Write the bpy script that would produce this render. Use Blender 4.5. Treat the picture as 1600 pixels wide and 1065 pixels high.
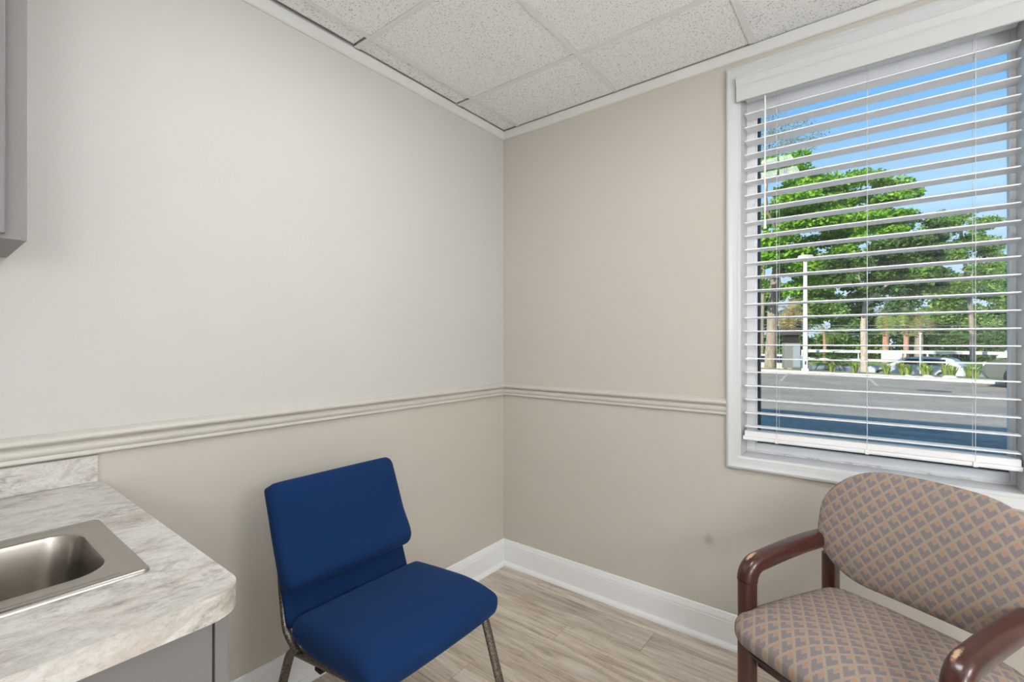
import bpy, bmesh, math, random
import numpy as np
from mathutils import Vector, Matrix

for o in list(bpy.data.objects): bpy.data.objects.remove(o)
scene = bpy.context.scene
COL = scene.collection
R = math.radians

# ------------------------------------------------------------------ camera, sky, sun, exposure
CAM = (1.749, -2.1663, 1.3077)
F_PX = 735.5
cam = bpy.data.cameras.new('camera'); camo = bpy.data.objects.new('camera', cam); COL.objects.link(camo)
cam.sensor_fit = 'HORIZONTAL'; cam.sensor_width = 36.0; cam.lens = F_PX / 1600 * 36.0
cam.clip_start = .02; cam.clip_end = 500
camo.location = CAM; camo.rotation_euler = (R(90), 0, R(37.9))
scene.camera = camo

world = bpy.data.worlds.new('world'); scene.world = world; world.use_nodes = True
wt = world.node_tree; wt.nodes.clear()
wo = wt.nodes.new('ShaderNodeOutputWorld'); bg = wt.nodes.new('ShaderNodeBackground')
tc = wt.nodes.new('ShaderNodeTexCoord'); sx = wt.nodes.new('ShaderNodeSeparateXYZ'); cr = wt.nodes.new('ShaderNodeValToRGB')
wt.links.new(tc.outputs['Generated'], sx.inputs[0]); wt.links.new(sx.outputs['Z'], cr.inputs[0])
wt.links.new(cr.outputs[0], bg.inputs[0]); wt.links.new(bg.outputs[0], wo.inputs[0])
e = cr.color_ramp.elements
e[0].position = 0.0; e[0].color = (.70, .86, 1.0, 1)
e[1].position = .60; e[1].color = (.13, .42, .98, 1)
n = e.new(.22); n.color = (.48, .75, 1.0, 1)
n = e.new(.42); n.color = (.19, .52, 1.0, 1)
bg.inputs[1].default_value = 1.0

sun = bpy.data.lights.new('sun', 'SUN'); suno = bpy.data.objects.new('sun', sun); COL.objects.link(suno)
sun.energy = 6.6; sun.angle = R(.6); sun.color = (1.0, .95, .86)
suno.rotation_euler = Vector((.30, 1.0, -.60)).to_track_quat('-Z', 'Y').to_euler()

vs = scene.view_settings
scene.display_settings.display_device = 'sRGB'
vs.view_transform = 'Standard'; vs.look = 'None'; vs.gamma = 1.0; vs.use_curve_mapping = False
vs.exposure = 0.04
LAMP = 12.8          # ceiling panel emission
FILL_GLOBE = 15.2         # emission of the added fill globes behind the camera

# ------------------------------------------------------------------ materials
def srgb(r, g, b):
    f = lambda c: (c / 255 / 12.92) if c / 255 <= .04045 else ((c / 255 + .055) / 1.055) ** 2.4
    return (f(r), f(g), f(b), 1)
MATS = {}
def mat(name, color, rough=.6, metal=0.0, spec=.5, sheen=0.0, coat=0.0):
    m = bpy.data.materials.new(name); m.use_nodes = True
    b = m.node_tree.nodes['Principled BSDF']
    b.inputs['Base Color'].default_value = color
    b.inputs['Roughness'].default_value = rough; b.inputs['Metallic'].default_value = metal
    b.inputs['Specular IOR Level'].default_value = spec
    if sheen: b.inputs['Sheen Weight'].default_value = sheen
    if coat: b.inputs['Coat Weight'].default_value = coat; b.inputs['Coat Roughness'].default_value = .12
    MATS[name] = m
    return m
class NT:
    """tiny node helper"""
    def __init__(s, m): s.m = m; s.t = m.node_tree; s.b = s.t.nodes['Principled BSDF']
    def n(s, typ, **kw):
        x = s.t.nodes.new(typ)
        for k, v in kw.items(): setattr(x, k, v)
        return x
    def l(s, a, b): s.t.links.new(a, b)
    def coord(s, kind='Object', scale=(1, 1, 1), rot=(0, 0, 0), loc=(0, 0, 0)):
        c = s.n('ShaderNodeTexCoord'); mp = s.n('ShaderNodeMapping')
        mp.inputs['Scale'].default_value = scale; mp.inputs['Rotation'].default_value = rot; mp.inputs['Location'].default_value = loc
        s.l(c.outputs[kind], mp.inputs[0]); return mp.outputs[0]
    def noise(s, vec, scale, detail=4, rough=.55, dist=0.0):
        x = s.n('ShaderNodeTexNoise'); x.inputs['Scale'].default_value = scale; x.inputs['Detail'].default_value = detail
        x.inputs['Roughness'].default_value = rough; x.inputs['Distortion'].default_value = dist
        s.l(vec, x.inputs['Vector']); return x.outputs['Fac']
    def ramp(s, fac, stops, interp='LINEAR'):
        x = s.n('ShaderNodeValToRGB'); x.color_ramp.interpolation = interp; el = x.color_ramp.elements
        while len(el) < len(stops): el.new(.5)
        for i, (p, c) in enumerate(stops):
            el[i].position = p; el[i].color = c if len(c) == 4 else (*c, 1)
        s.l(fac, x.inputs[0]); return x.outputs[0]
    def mix(s, fac, a, b, blend='MIX'):
        x = s.n('ShaderNodeMix', data_type='RGBA', blend_type=blend)
        for i, val in ((0, fac), (6, a), (7, b)):
            if hasattr(val, 'links'): s.l(val, x.inputs[i])
            else: x.inputs[i].default_value = val
        return x.outputs[2]
    def math(s, op, a, b=None, c=None):
        x = s.n('ShaderNodeMath', operation=op)
        for i, val in enumerate((a, b, c)):
            if val is None: continue
            if hasattr(val, 'links'): s.l(val, x.inputs[i])
            else: x.inputs[i].default_value = val
        return x.outputs[0]
    def bump(s, h, strength=.2, dist=.002):
        x = s.n('ShaderNodeBump'); x.inputs['Strength'].default_value = strength; x.inputs['Distance'].default_value = dist
        s.l(h, x.inputs['Height']); s.l(x.outputs[0], s.b.inputs['Normal'])
    def color(s, c): s.l(c, s.b.inputs['Base Color'])

def wall_paint(name, col, spot=None):
    m = mat(name, col, .62, spec=.35); t = NT(m); v = t.coord()
    nz = t.noise(v, 95, 3); nl = t.noise(v, 1.3, 2)
    t.bump(nz, .22, .0016)
    base = t.mix(t.math('MULTIPLY', t.math('SUBTRACT', nl, .5), .12), col, (1, 1, 1, 1))
    if spot:
        d = t.n('ShaderNodeVectorMath', operation='DISTANCE'); c = t.n('ShaderNodeTexCoord')
        t.l(c.outputs['Object'], d.inputs[0]); d.inputs[1].default_value = spot
        f = t.ramp(t.math('ADD', d.outputs['Value'], t.math('MULTIPLY', t.math('SUBTRACT', t.noise(v, 60, 2), .5), .02)), [(0.0, (.5, .5, .5)), (.03, (0, 0, 0))])
        base = t.mix(f, base, srgb(120, 112, 104))
    t.color(base); return m
M_WHITEWALL = wall_paint('off white wall paint', srgb(204, 201, 196))
M_BOUNCE_WHITE = wall_paint('white wall paint', srgb(228, 227, 224))  # unseen right and front walls, made whiter to bounce more light
M_BEIGE = wall_paint('beige wall paint', srgb(201, 194, 182))
M_BEIGE_SPOT = wall_paint('beige wall paint with a scuff', srgb(201, 194, 182), spot=(1.159, 0, .434))
M_RAIL = mat('cream trim paint', srgb(204, 199, 188), .38)
M_TRIM = mat('white trim paint', srgb(238, 238, 237), .32)
M_CROWN = mat('white crown paint', srgb(222, 221, 217), .45)
M_CASING = mat('white casing paint', srgb(210, 210, 208), .32)
def dirty_white():
    m = mat('white vinyl with grime', srgb(232, 233, 233), .4); t = NT(m); v = t.coord()
    sp = t.n('ShaderNodeSeparateXYZ'); c = t.n('ShaderNodeTexCoord'); t.l(c.outputs['Object'], sp.inputs[0])
    low = t.ramp(sp.outputs['Z'], [(0, (.8, .8, .8)), (.006, (.6, .6, .6)), (.014, (0, 0, 0))])
    nz = t.ramp(t.noise(t.coord(scale=(1, 1, 3)), 12, 5, .7), [(.5, (0, 0, 0)), (.66, (1, 1, 1))])
    t.color(t.mix(t.mix(1.0, low, nz, 'MULTIPLY'), srgb(232, 233, 233), srgb(96, 92, 86))); return m
M_VINYL = dirty_white()
M_SLAT = mat('white blind vinyl', srgb(250, 249, 248), .36)
M_VALANCE = mat('white valance paint', srgb(208, 208, 205), .4)
M_CORD = mat('white cord', srgb(225, 225, 225), .7)
M_GASKET = mat('dark window gasket', srgb(32, 36, 44), .5)
M_DARK = mat('dark matte finish', srgb(30, 28, 26), .8)  # plain dark colour of the hand hole, kiosk box and trailer deck

def glass_pane():
    m = bpy.data.materials.new('clear window glass'); m.use_nodes = True; t = m.node_tree; t.nodes.clear()
    o = t.nodes.new('ShaderNodeOutputMaterial'); mx = t.nodes.new('ShaderNodeMixShader')
    tr = t.nodes.new('ShaderNodeBsdfTransparent'); gl = t.nodes.new('ShaderNodeBsdfGlossy')
    gl.inputs['Roughness'].default_value = 0.0; tr.inputs['Color'].default_value = (.97, .985, .98, 1)
    fr = t.nodes.new('ShaderNodeFresnel'); fr.inputs['IOR'].default_value = 1.42
    t.links.new(fr.outputs[0], mx.inputs[0]); t.links.new(tr.outputs[0], mx.inputs[1]); t.links.new(gl.outputs[0], mx.inputs[2])
    t.links.new(mx.outputs[0], o.inputs[0]); return m
M_GLASS = glass_pane()

def ceiling_tile_mat():
    m = mat('speckled mineral ceiling tile', srgb(246, 246, 245), .9, spec=.1); t = NT(m)
    oi = t.n('ShaderNodeObjectInfo'); c = t.n('ShaderNodeTexCoord'); ad = t.n('ShaderNodeVectorMath', operation='ADD')
    t.l(c.outputs['Object'], ad.inputs[0]); t.l(oi.outputs['Random'], ad.inputs[1]); v = ad.outputs[0]
    a = t.noise(v, 190, 2, .5); b = t.noise(v, 80, 3, .6)
    pit = t.ramp(a, [(.33, (1, 1, 1)), (.40, (0, 0, 0))])
    pit2 = t.ramp(b, [(.30, (1, 1, 1)), (.38, (0, 0, 0))])
    p = t.math('MAXIMUM', pit, t.math('MULTIPLY', pit2, .6))
    t.color(t.mix(t.math('MULTIPLY', p, .70), srgb(246, 246, 245), srgb(128, 124, 114)))
    t.bump(t.math('SUBTRACT', t.math('MULTIPLY', t.noise(v, 90, 3), .4), p), .5, .002); return m
M_TILE = ceiling_tile_mat()
M_TEE = mat('white ceiling grid metal', srgb(232, 231, 228), .5)

def plank_mat():
    m = mat('grey brown oak vinyl plank', srgb(160, 144, 124), .42); t = NT(m)
    oi = t.n('ShaderNodeObjectInfo'); c = t.n('ShaderNodeTexCoord'); ad = t.n('ShaderNodeVectorMath', operation='ADD')
    ml = t.n('ShaderNodeVectorMath', operation='SCALE'); cmb = t.n('ShaderNodeCombineXYZ')
    for i in range(3): t.l(oi.outputs['Random'], cmb.inputs[i])
    ml.inputs['Scale'].default_value = 37.0; t.l(cmb.outputs[0], ml.inputs[0])
    t.l(c.outputs['Object'], ad.inputs[0]); t.l(ml.outputs[0], ad.inputs[1])
    def strc(sx_, sy_):
        mp = t.n('ShaderNodeMapping'); mp.inputs['Scale'].default_value = (sx_, sy_, 1); t.l(ad.outputs[0], mp.inputs[0]); return mp.outputs[0]
    g1 = t.noise(strc(1.6, 17), 1.5, 6, .6, .8); g2 = t.noise(strc(5, 70), 1.5, 5, .65); g3 = t.noise(strc(26, 8), 1.4, 3, .6)
    base = t.ramp(g1, [(.28, srgb(138, 119, 97)), (.44, srgb(168, 150, 127)), (.56, srgb(190, 175, 155)), (.72, srgb(212, 200, 184))])
    base = t.mix(t.math('MULTIPLY', t.ramp(g2, [(.4, (0, 0, 0)), (.62, (1, 1, 1))]), .36), base, srgb(206, 194, 178))
    base = t.mix(t.math('MULTIPLY', t.ramp(g2, [(.30, (1, 1, 1)), (.46, (0, 0, 0))]), .35), base, srgb(116, 99, 80))
    base = t.mix(t.math('MULTIPLY', t.ramp(g3, [(.60, (0, 0, 0)), (.72, (1, 1, 1))]), .22), base, srgb(120, 105, 88))
    br = t.math('ADD', t.math('MULTIPLY', oi.outputs['Random'], .14), 1.08)
    hs = t.n('ShaderNodeHueSaturation'); t.l(base, hs.inputs['Color']); t.l(br, hs.inputs['Value']); hs.inputs['Saturation'].default_value = .80
    t.color(hs.outputs[0]); t.bump(g2, .12, .0006); return m
M_PLANK = plank_mat()
M_SEAM = mat('dark floor seam', srgb(96, 84, 70), .8)

def laminate(name, dens):
    m = mat(name, srgb(200, 195, 186), .33); t = NT(m)
    v = t.coord(scale=(1.9, 1.0, 1.9), rot=(0, 0, R(8)))
    a = t.noise(v, 6.0, 10, .72, 1.0); b = t.noise(v, 26, 10, .78, .5); c = t.noise(v, 110, 6, .75); d = t.noise(v, 5.0, 7, .65, 1.2)
    base = t.ramp(a, [(.33, srgb(174, 166, 154)), (.45, srgb(200, 195, 187)), (.56, srgb(216, 213, 208)), (.70, srgb(182, 174, 163))])
    vein = t.mix(1.0, t.ramp(b, [(.40, (1, 1, 1)), (.56, (0, 0, 0))]), t.ramp(d, [(.47, (.05, .05, .05)), (.62, (1, 1, 1))]), 'MULTIPLY')
    base = t.mix(t.math('MULTIPLY', vein, dens), base, srgb(104, 92, 78))
    base = t.mix(t.math('MULTIPLY', t.ramp(c, [(.38, (1, 1, 1)), (.50, (0, 0, 0))]), .34), base, srgb(150, 141, 128))
    base = t.mix(t.math('MULTIPLY', t.ramp(t.noise(v, 9, 4, .6, .5), [(.54, (0, 0, 0)), (.70, (1, 1, 1))]), .36), base, srgb(180, 158, 138))
    t.color(base); return m
M_LAM = laminate('marbled laminate', .8)
M_LAM_EDGE = laminate('marbled laminate edge', .9)
M_STEEL = mat('brushed stainless steel', srgb(172, 166, 158), .26, 1.0)
t_ = NT(M_STEEL); t_.bump(t_.noise(t_.coord(scale=(8, 90, 8)), 9, 3), .05, .0005)
M_CABINET = mat('grey painted cabinet', srgb(122, 119, 118), .45)
M_CABINET_UP = mat('taupe grey cabinet', srgb(130, 123, 120), .45)

def blue_fabric():
    m = mat('navy blue woven fabric', (.007, .030, .105, 1), .92, spec=.15, sheen=.12); t = NT(m); v = t.coord()
    nz = t.noise(t.coord(scale=(1, 1, 1)), 900, 2); nb = t.noise(v, 7, 3)
    t.color(t.mix(nb, (.005, .024, .088, 1), (.0075, .031, .108, 1))); t.bump(nz, .3, .0008)
    t.b.inputs['Sheen Tint'].default_value = (.25, .45, .9, 1); return m
M_BLUE = blue_fabric()
def hammered():
    m = mat('copper grey hammered metal', srgb(112, 103, 95), .42, .75); t = NT(m); v = t.coord()
    nz = t.noise(v, 240, 3); t.color(t.ramp(nz, [(.35, srgb(70, 62, 55)), (.6, srgb(138, 128, 118))])); t.bump(nz, .4, .001); return m
M_FRAME = hammered()
M_GLIDE = mat('black plastic glide', srgb(24, 24, 24), .5)

def patterned(name, rot):
    """lattice of diamonds: tan outline, grey chevron, orange tip"""
    m = mat(name, srgb(170, 140, 120), .95, spec=.1); t = NT(m)
    v = t.coord(rot=rot); sp = t.n('ShaderNodeSeparateXYZ'); t.l(v, sp.inputs[0])
    wob = t.math('MULTIPLY', t.math('SUBTRACT', t.noise(v, 90, 2), .5), .12)
    u = t.math('DIVIDE', sp.outputs['X'], .0395); w = t.math('DIVIDE', sp.outputs['Y'], .0495)
    p = t.math('FRACT', t.math('ADD', t.math('ADD', t.math('ADD', u, w), wob), 40.0))
    q = t.math('FRACT', t.math('ADD', t.math('ADD', t.math('SUBTRACT', w, u), wob), 40.0))
    mn = t.math('MINIMUM', p, q); mx = t.math('MAXIMUM', p, q)
    edge = t.math('MINIMUM', mn, t.math('SUBTRACT', 1.0, mx))
    fine = t.noise(v, 420, 3, .7)
    tan = t.mix(fine, srgb(146, 131, 116), srgb(178, 161, 144))
    grey = t.mix(fine, srgb(116, 108, 108), srgb(150, 140, 138))
    lite = t.mix(fine, srgb(138, 127, 122), srgb(168, 155, 147))
    orange = t.mix(fine, srgb(158, 120, 98), srgb(188, 150, 126))
    step = lambda x, a, b: t.ramp(x, [(a, (0, 0, 0)), (b, (1, 1, 1))])
    c = t.mix(step(mn, .46, .52), grey, lite)                       # chevron along the two lower sides
    c = t.mix(t.math('MULTIPLY', step(p, .56, .62), step(q, .56, .62)), c, orange)
    c = t.mix(step(edge, .08, .14), tan, c)
    t.color(c); t.bump(fine, .35, .0012); return m
M_PAT_SEAT = patterned('diamond patterned seat fabric', (0, 0, 0))
M_PAT_BACK = patterned('diamond patterned back fabric', (R(-90), 0, 0))
def cherry(chips):
    m = mat('dark cherry lacquered wood', srgb(74, 34, 24), .28, coat=.5); t = NT(m); v = t.coord(scale=(14, 14, 3))
    base = t.ramp(t.noise(v, 4, 5), [(.3, srgb(56, 27, 21)), (.7, srgb(80, 38, 27))])
    cc = t.n('ShaderNodeTexCoord'); nz = t.math('MULTIPLY', t.math('SUBTRACT', t.noise(t.coord(), 90, 3), .5), .018)
    for pt in chips:
        mp = t.n('ShaderNodeMapping'); mp.inputs['Scale'].default_value = (2.0, .5, .9); t.l(cc.outputs['Object'], mp.inputs[0])
        d = t.n('ShaderNodeVectorMath', operation='DISTANCE'); t.l(mp.outputs[0], d.inputs[0]); d.inputs[1].default_value = (pt[0] * 2.0, pt[1] * .5, pt[2] * .9)
        f = t.ramp(t.math('ADD', d.outputs['Value'], nz), [(.010, (1, 1, 1)), (.0125, (0, 0, 0))])
        base = t.mix(f, base, srgb(206, 168, 136))
    t.color(base); return m

# ------------------------------------------------------------------ mesh helpers
def link(o, parent=None):
    COL.objects.link(o)
    if parent is not None: o.parent = parent
    return o
def mesh(name, vs_, fs, smooth=None):
    me = bpy.data.meshes.new(name); me.from_pydata([tuple(map(float, v)) for v in vs_], [], fs); me.validate(); me.update()
    if smooth is not None: shade(me, smooth)
    return me
def shade(me, ang):
    me.polygons.foreach_set('use_smooth', [True] * len(me.polygons))
    if ang < 180: me.set_sharp_from_angle(angle=R(ang))
def obj(name, me, m=None, parent=None, loc=None, rot=None):
    o = bpy.data.objects.new(name, me)
    if m is not None and me is not None and not me.materials: me.materials.append(m)
    if loc is not None: o.location = loc
    if rot is not None: o.rotation_euler = rot
    return link(o, parent)
def empty(name, loc=(0, 0, 0), rz=0.0, parent=None):
    o = bpy.data.objects.new(name, None); o.empty_display_size = .1; o.location = loc; o.rotation_euler = (0, 0, rz)
    return link(o, parent)
def tag(o, label, cat, group=None, kind=None):
    o['label'] = label; o['category'] = cat
    if group: o['group'] = group
    if kind: o['kind'] = kind
    return o
def struct(o, label=None, cat=None):
    o['kind'] = 'structure'
    if label: o['label'] = label
    if cat: o['category'] = cat
    return o
class MB:
    def __init__(s): s.v = []; s.f = []
    def add(s, vs_, fs):
        k = len(s.v); s.v += [tuple(v) for v in vs_]; s.f += [tuple(i + k for i in f) for f in fs]; return s
    def box(s, x0, x1, y0, y1, z0, z1):
        return s.add([(x0, y0, z0), (x1, y0, z0), (x1, y1, z0), (x0, y1, z0), (x0, y0, z1), (x1, y0, z1), (x1, y1, z1), (x0, y1, z1)],
                     [(0, 3, 2, 1), (4, 5, 6, 7), (0, 1, 5, 4), (1, 2, 6, 5), (2, 3, 7, 6), (3, 0, 4, 7)])
    def loft(s, loops, cap0=True, cap1=True, closed=True):
        n_ = len(loops[0]); k = len(s.v)
        for lp in loops: s.v += [tuple(p) for p in lp]
        for i in range(len(loops) - 1):
            for j in range(n_ if closed else n_ - 1):
                a = k + i * n_ + j; b = k + i * n_ + (j + 1) % n_
                s.f.append((a, b, b + n_, a + n_))
        if cap0: s.f.append(tuple(k + j for j in reversed(range(n_))))
        if cap1: s.f.append(tuple(k + (len(loops) - 1) * n_ + j for j in range(n_)))
        return s
    def build(s, name, m, parent=None, smooth=None, loc=None, rot=None, bevel=0, fix=True):
        me = mesh(name, s.v, s.f)
        if bevel or fix:
            bm = bmesh.new(); bm.from_mesh(me)
            bmesh.ops.recalc_face_normals(bm, faces=bm.faces)
            if bevel: bmesh.ops.bevel(bm, geom=[e_ for e_ in bm.edges if e_.calc_face_angle(0) > .5], offset=bevel, segments=2, profile=.6, affect='EDGES', clamp_overlap=True)
            bm.to_mesh(me); bm.free()
        if smooth is not None: shade(me, smooth)
        return obj(name, me, m, parent, loc, rot)
def rrect(w, h, r, seg=5, cx=0, cy=0):
    """rounded rectangle outline, counter-clockwise"""
    out = []
    for qx, qy, a0 in ((1, 1, 0), (-1, 1, 90), (-1, -1, 180), (1, -1, 270)):
        for i in range(seg + 1):
            a = R(a0 + 90 * i / seg); out.append((cx + qx * (w / 2 - r) + r * math.cos(a), cy + qy * (h / 2 - r) + r * math.sin(a)))
    return out
def sweep(path, section, ref=(1, 0, 0)):
    """loops of section (a,b) along path; a follows ref, b the in-plane normal"""
    P = [Vector(p) for p in path]; ref = Vector(ref); loops = []
    for i, p in enumerate(P):
        t = (P[min(i + 1, len(P) - 1)] - P[max(i - 1, 0)]).normalized()
        b = t.cross(ref).normalized(); a = b.cross(t).normalized()
        sec = section[i] if isinstance(section[0], list) else section
        loops.append([p + a * s_[0] + b * s_[1] for s_ in sec])
    return loops
def circle(r, n_=12, rx=None): return [((rx or r) * math.cos(2 * math.pi * i / n_), r * math.sin(2 * math.pi * i / n_)) for i in range(n_)]
def cyl(mb, p0, p1, r0, r1=None, n_=12):
    p0 = Vector(p0); p1 = Vector(p1); d = (p1 - p0).normalized(); ref = Vector((1, 0, 0)) if abs(d.x) < .8 else Vector((0, 1, 0))
    a = d.cross(ref).normalized(); b = d.cross(a); r1 = r0 if r1 is None else r1
    mb.loft([[p + (a * math.cos(2 * math.pi * i / n_) + b * math.sin(2 * math.pi * i / n_)) * r for i in range(n_)] for p, r in ((p0, r0), (p1, r1))])
    return mb
def rounded_box(w, d, h, r, n_=14):
    """subdivided cube mapped to a rounded box centred at origin"""
    bm = bmesh.new(); bmesh.ops.create_cube(bm, size=2); bmesh.ops.subdivide_edges(bm, edges=bm.edges, cuts=n_, use_grid_fill=True)
    hs = Vector((w / 2, d / 2, h / 2)); rr = Vector(r) if not isinstance(r, (int, float)) else Vector((r, r, r))
    for v in bm.verts:
        c = v.co.copy()
        # denser toward edges
        c = Vector([math.copysign(1 - (1 - abs(a)) ** 1.45, a) for a in c])
        p = Vector([c[i] * hs[i] for i in range(3)]); q = Vector([max(-(hs[i] - rr[i]), min(hs[i] - rr[i], p[i])) for i in range(3)])
        dl = Vector([(p[i] - q[i]) / rr[i] for i in range(3)])
        if dl.length > 1e-9: dl = dl.normalized() * max(abs(a) for a in dl)
        v.co = Vector([q[i] + dl[i] * rr[i] for i in range(3)])
    return bm
def bm_obj(name, bm, m, parent=None, smooth=180, loc=None, rot=None):
    me = bpy.data.meshes.new(name); bmesh.ops.recalc_face_normals(bm, faces=bm.faces); bm.to_mesh(me); bm.free(); shade(me, smooth)
    return obj(name, me, m, parent, loc, rot)
def copy_tree(o, parent=None):
    c = o.copy(); COL.objects.link(c); c.parent = parent
    for ch in list(o.children): copy_tree(ch, c)
    return c

# ------------------------------------------------------------------ room shell
RX, RY, H = 3.30, -3.70, 2.5376            # room: x 0..RX, y RY..0
WX0, WX1, WZ0, WZ1 = 1.288, 2.115, .8222, 2.412   # window opening
WT = .24                                    # outer wall thickness
RAILZ = 1.02

# left wall: off white above the chair rail, beige below
wl = MB().box(-.12, 0, RY - .12, WT, 0, 2.75).build('wall_left', M_WHITEWALL); struct(wl)
wl.data.materials.append(M_BEIGE)
bm = bmesh.new(); bm.from_mesh(wl.data); bmesh.ops.bisect_plane(bm, geom=bm.verts[:] + bm.edges[:] + bm.faces[:], plane_co=(0, 0, RAILZ), plane_no=(0, 0, 1))
for f_ in bm.faces: f_.material_index = 1 if f_.calc_center_median().z < RAILZ else 0
bm.to_mesh(wl.data); bm.free()
mb = MB(); mb.box(0, WX0, 0, WT, 0, 2.75); mb.box(WX1, RX, 0, WT, 0, 2.75); mb.box(WX0, WX1, 0, WT, 0, WZ0); mb.box(WX0, WX1, 0, WT, WZ1, 2.75)
struct(mb.build('wall_back', M_BEIGE_SPOT, fix=False))
struct(MB().box(RX, RX + .12, RY - .12, WT, 0, 2.75).build('wall_right', M_BOUNCE_WHITE))
struct(MB().box(0, RX, RY - .12, RY, 0, 2.75).build('wall_front', M_BOUNCE_WHITE))

# floor: planks run along x
fl = struct(MB().box(-.12, RX + .12, RY - .12, WT, -.15, -.0035).build('floor', M_SEAM))
PW, PL = .164, 1.22
plank_cache = {}
rng = random.Random(4)
def plank(x0, x1, y0, y1):
    key = (round(x1 - x0, 3), round(y1 - y0, 3))
    if key not in plank_cache:
        w, d = key; g = .0006; m_ = MB().box(g, w - g, g, d - g, -.003, 0)
        me = mesh('plank', m_.v, m_.f); me.materials.append(M_PLANK)
        bm_ = bmesh.new(); bm_.from_mesh(me); bmesh.ops.bevel(bm_, geom=[e_ for e_ in bm_.edges if all(v.co.z > -.001 for v in e_.verts)], offset=.0012, segments=1, affect='EDGES'); bm_.to_mesh(me); bm_.free()
        plank_cache[key] = me
    obj('plank', plank_cache[key], None, fl, (x0, y0, 0))
row = 0; ytop = -.1055 + PW
offs = [.30, .956, .62, .11, 1.05, .44, .80, .22]
while ytop > RY:
    y1 = min(0, ytop); y0 = max(RY, ytop - PW)
    if y1 - y0 > .01:
        x = offs[row % 8] - PL
        while x < RX:
            a, b = max(0, x), min(RX, x + PL)
            if b - a > .02: plank(a, b, y0, y1)
            x += PL
    ytop -= PW; row += 1

# ceiling: lay-in tiles on a tee grid
ce = struct(MB().box(-.12, RX + .12, RY - .12, WT, 2.62, 2.75).build('ceiling', M_TEE))
G = .61; GX0, GY0 = .118, -.395
xs = [0.0] + [GX0 + G * i for i in range(6) if GX0 + G * i < RX] + [RX]
ys = [0.0] + [GY0 - G * i for i in range(6) if GY0 - G * i > RY] + [RY]
TROFF = (2, 2)    # cell used by the light panel
tile_cache = {}
for i in range(len(xs) - 1):
    for j in range(len(ys) - 1):
        if (i, j) == TROFF: continue
        x0, x1, y1, y0 = xs[i] + .004, xs[i + 1] - .004, ys[j] - .004, ys[j + 1] + .004
        gx, gy1 = {(0, 2): (.017, .015), (0, 1): (.006, .013), (1, 0): (0, .012), (0, 0): (.004, .010), (2, 0): (0, .010)}.get((i, j), (0, 0)); x0 += gx; y1 -= gy1     # short-cut edge tiles leave dark slits
        key = (round(x1 - x0, 3), round(y1 - y0, 3))
        if key not in tile_cache:
            m_ = MB().box(0, key[0], 0, key[1], 0, .016); me = mesh('ceiling_tile', m_.v, m_.f); me.materials.append(M_TILE); tile_cache[key] = me
        tilt = (rng.uniform(-.002, .002), rng.uniform(-.002, .002), 0)
        obj('ceiling_tile', tile_cache[key], None, ce, (x0 + (.003 if i == 0 else 0), y0, H + (.0085 if i == 0 else .0055)), tilt if i == 0 or j == 0 else None)
def tee(axis, pos, a, b, parent=ce):
    m_ = MB(); w = .012
    if axis == 'y': m_.box(pos - w, pos + w, a, b, H + .0015, H + .004); m_.box(pos - .001, pos + .001, a, b, H + .004, H + .035)
    else: m_.box(a, b, pos - w, pos + w, H + .0012, H + .0037); m_.box(a, b, pos - .001, pos + .001, H + .0037, H + .035)
    m_.build('grid_tee', M_TEE, parent)
for x in xs[1:-1]: tee('y', x, RY + .016, -.016)
for y in ys[1:-1]:
    for i in range(len(xs) - 1):
        tee('x', y, (xs[i] if i else .016) + (.0122 if i else 0), (xs[i + 1] if i < len(xs) - 2 else RX - .016) - .0122)

# wall-to-ceiling trim: flat white strips
def strip(profile, axis, a, b, name, m, parent=None, smooth=30):
    """profile (d,z): d = distance from wall into the room"""
    if axis == 'L': loops = [[(d, y, z) for d, z in profile] for y in (a, b)]
    elif axis == 'B': loops = [[(x, -d, z) for d, z in profile] for x in (a, b)]
    elif axis == 'R': loops = [[(RX - d, y, z) for d, z in profile] for y in (a, b)]
    else: loops = [[(x, RY + d, z) for d, z in profile] for x in (a, b)]
    return MB().loft(loops).build(name, m, parent, smooth)
crown = [(0, H - .046), (.006, H - .046), (.011, H - .042), (.013, H - .01), (.013, H - .001), (0, H - .001)]
struct(strip(crown, 'L', RY, 0, 'trim_1', M_CROWN)); struct(strip(crown, 'B', .0, RX, 'trim_2', M_CROWN))
struct(strip(crown, 'R', RY, 0, 'trim_3', M_CROWN)); struct(strip(crown, 'F', 0, RX, 'trim_4', M_CROWN))

# chair rail
rail = [(0, .9893), (.009, .9893), (.0125, .9925), (.013, .9965), (.0105, 1.000), (.0100, 1.0035), (.0135, 1.007), (.015, 1.016), (.0135, 1.024),
        (.0085, 1.0285), (.0125, 1.0335), (.0225, 1.0365), (.0265, 1.0415), (.0250, 1.049), (.017, 1.054), (.009, 1.0575), (.003, 1.0605), (0, 1.061)]
struct(strip(rail, 'L', RY, 0, 'trim_5', M_RAIL, smooth=50)); struct(strip(rail, 'B', 0, 1.2365, 'trim_6', M_RAIL, smooth=50))
struct(strip(rail, 'R', RY, 0, 'trim_7', M_RAIL, smooth=50))
struct(strip(rail, 'B', 2.168, RX, 'trim_8', M_RAIL, smooth=50))

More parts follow.
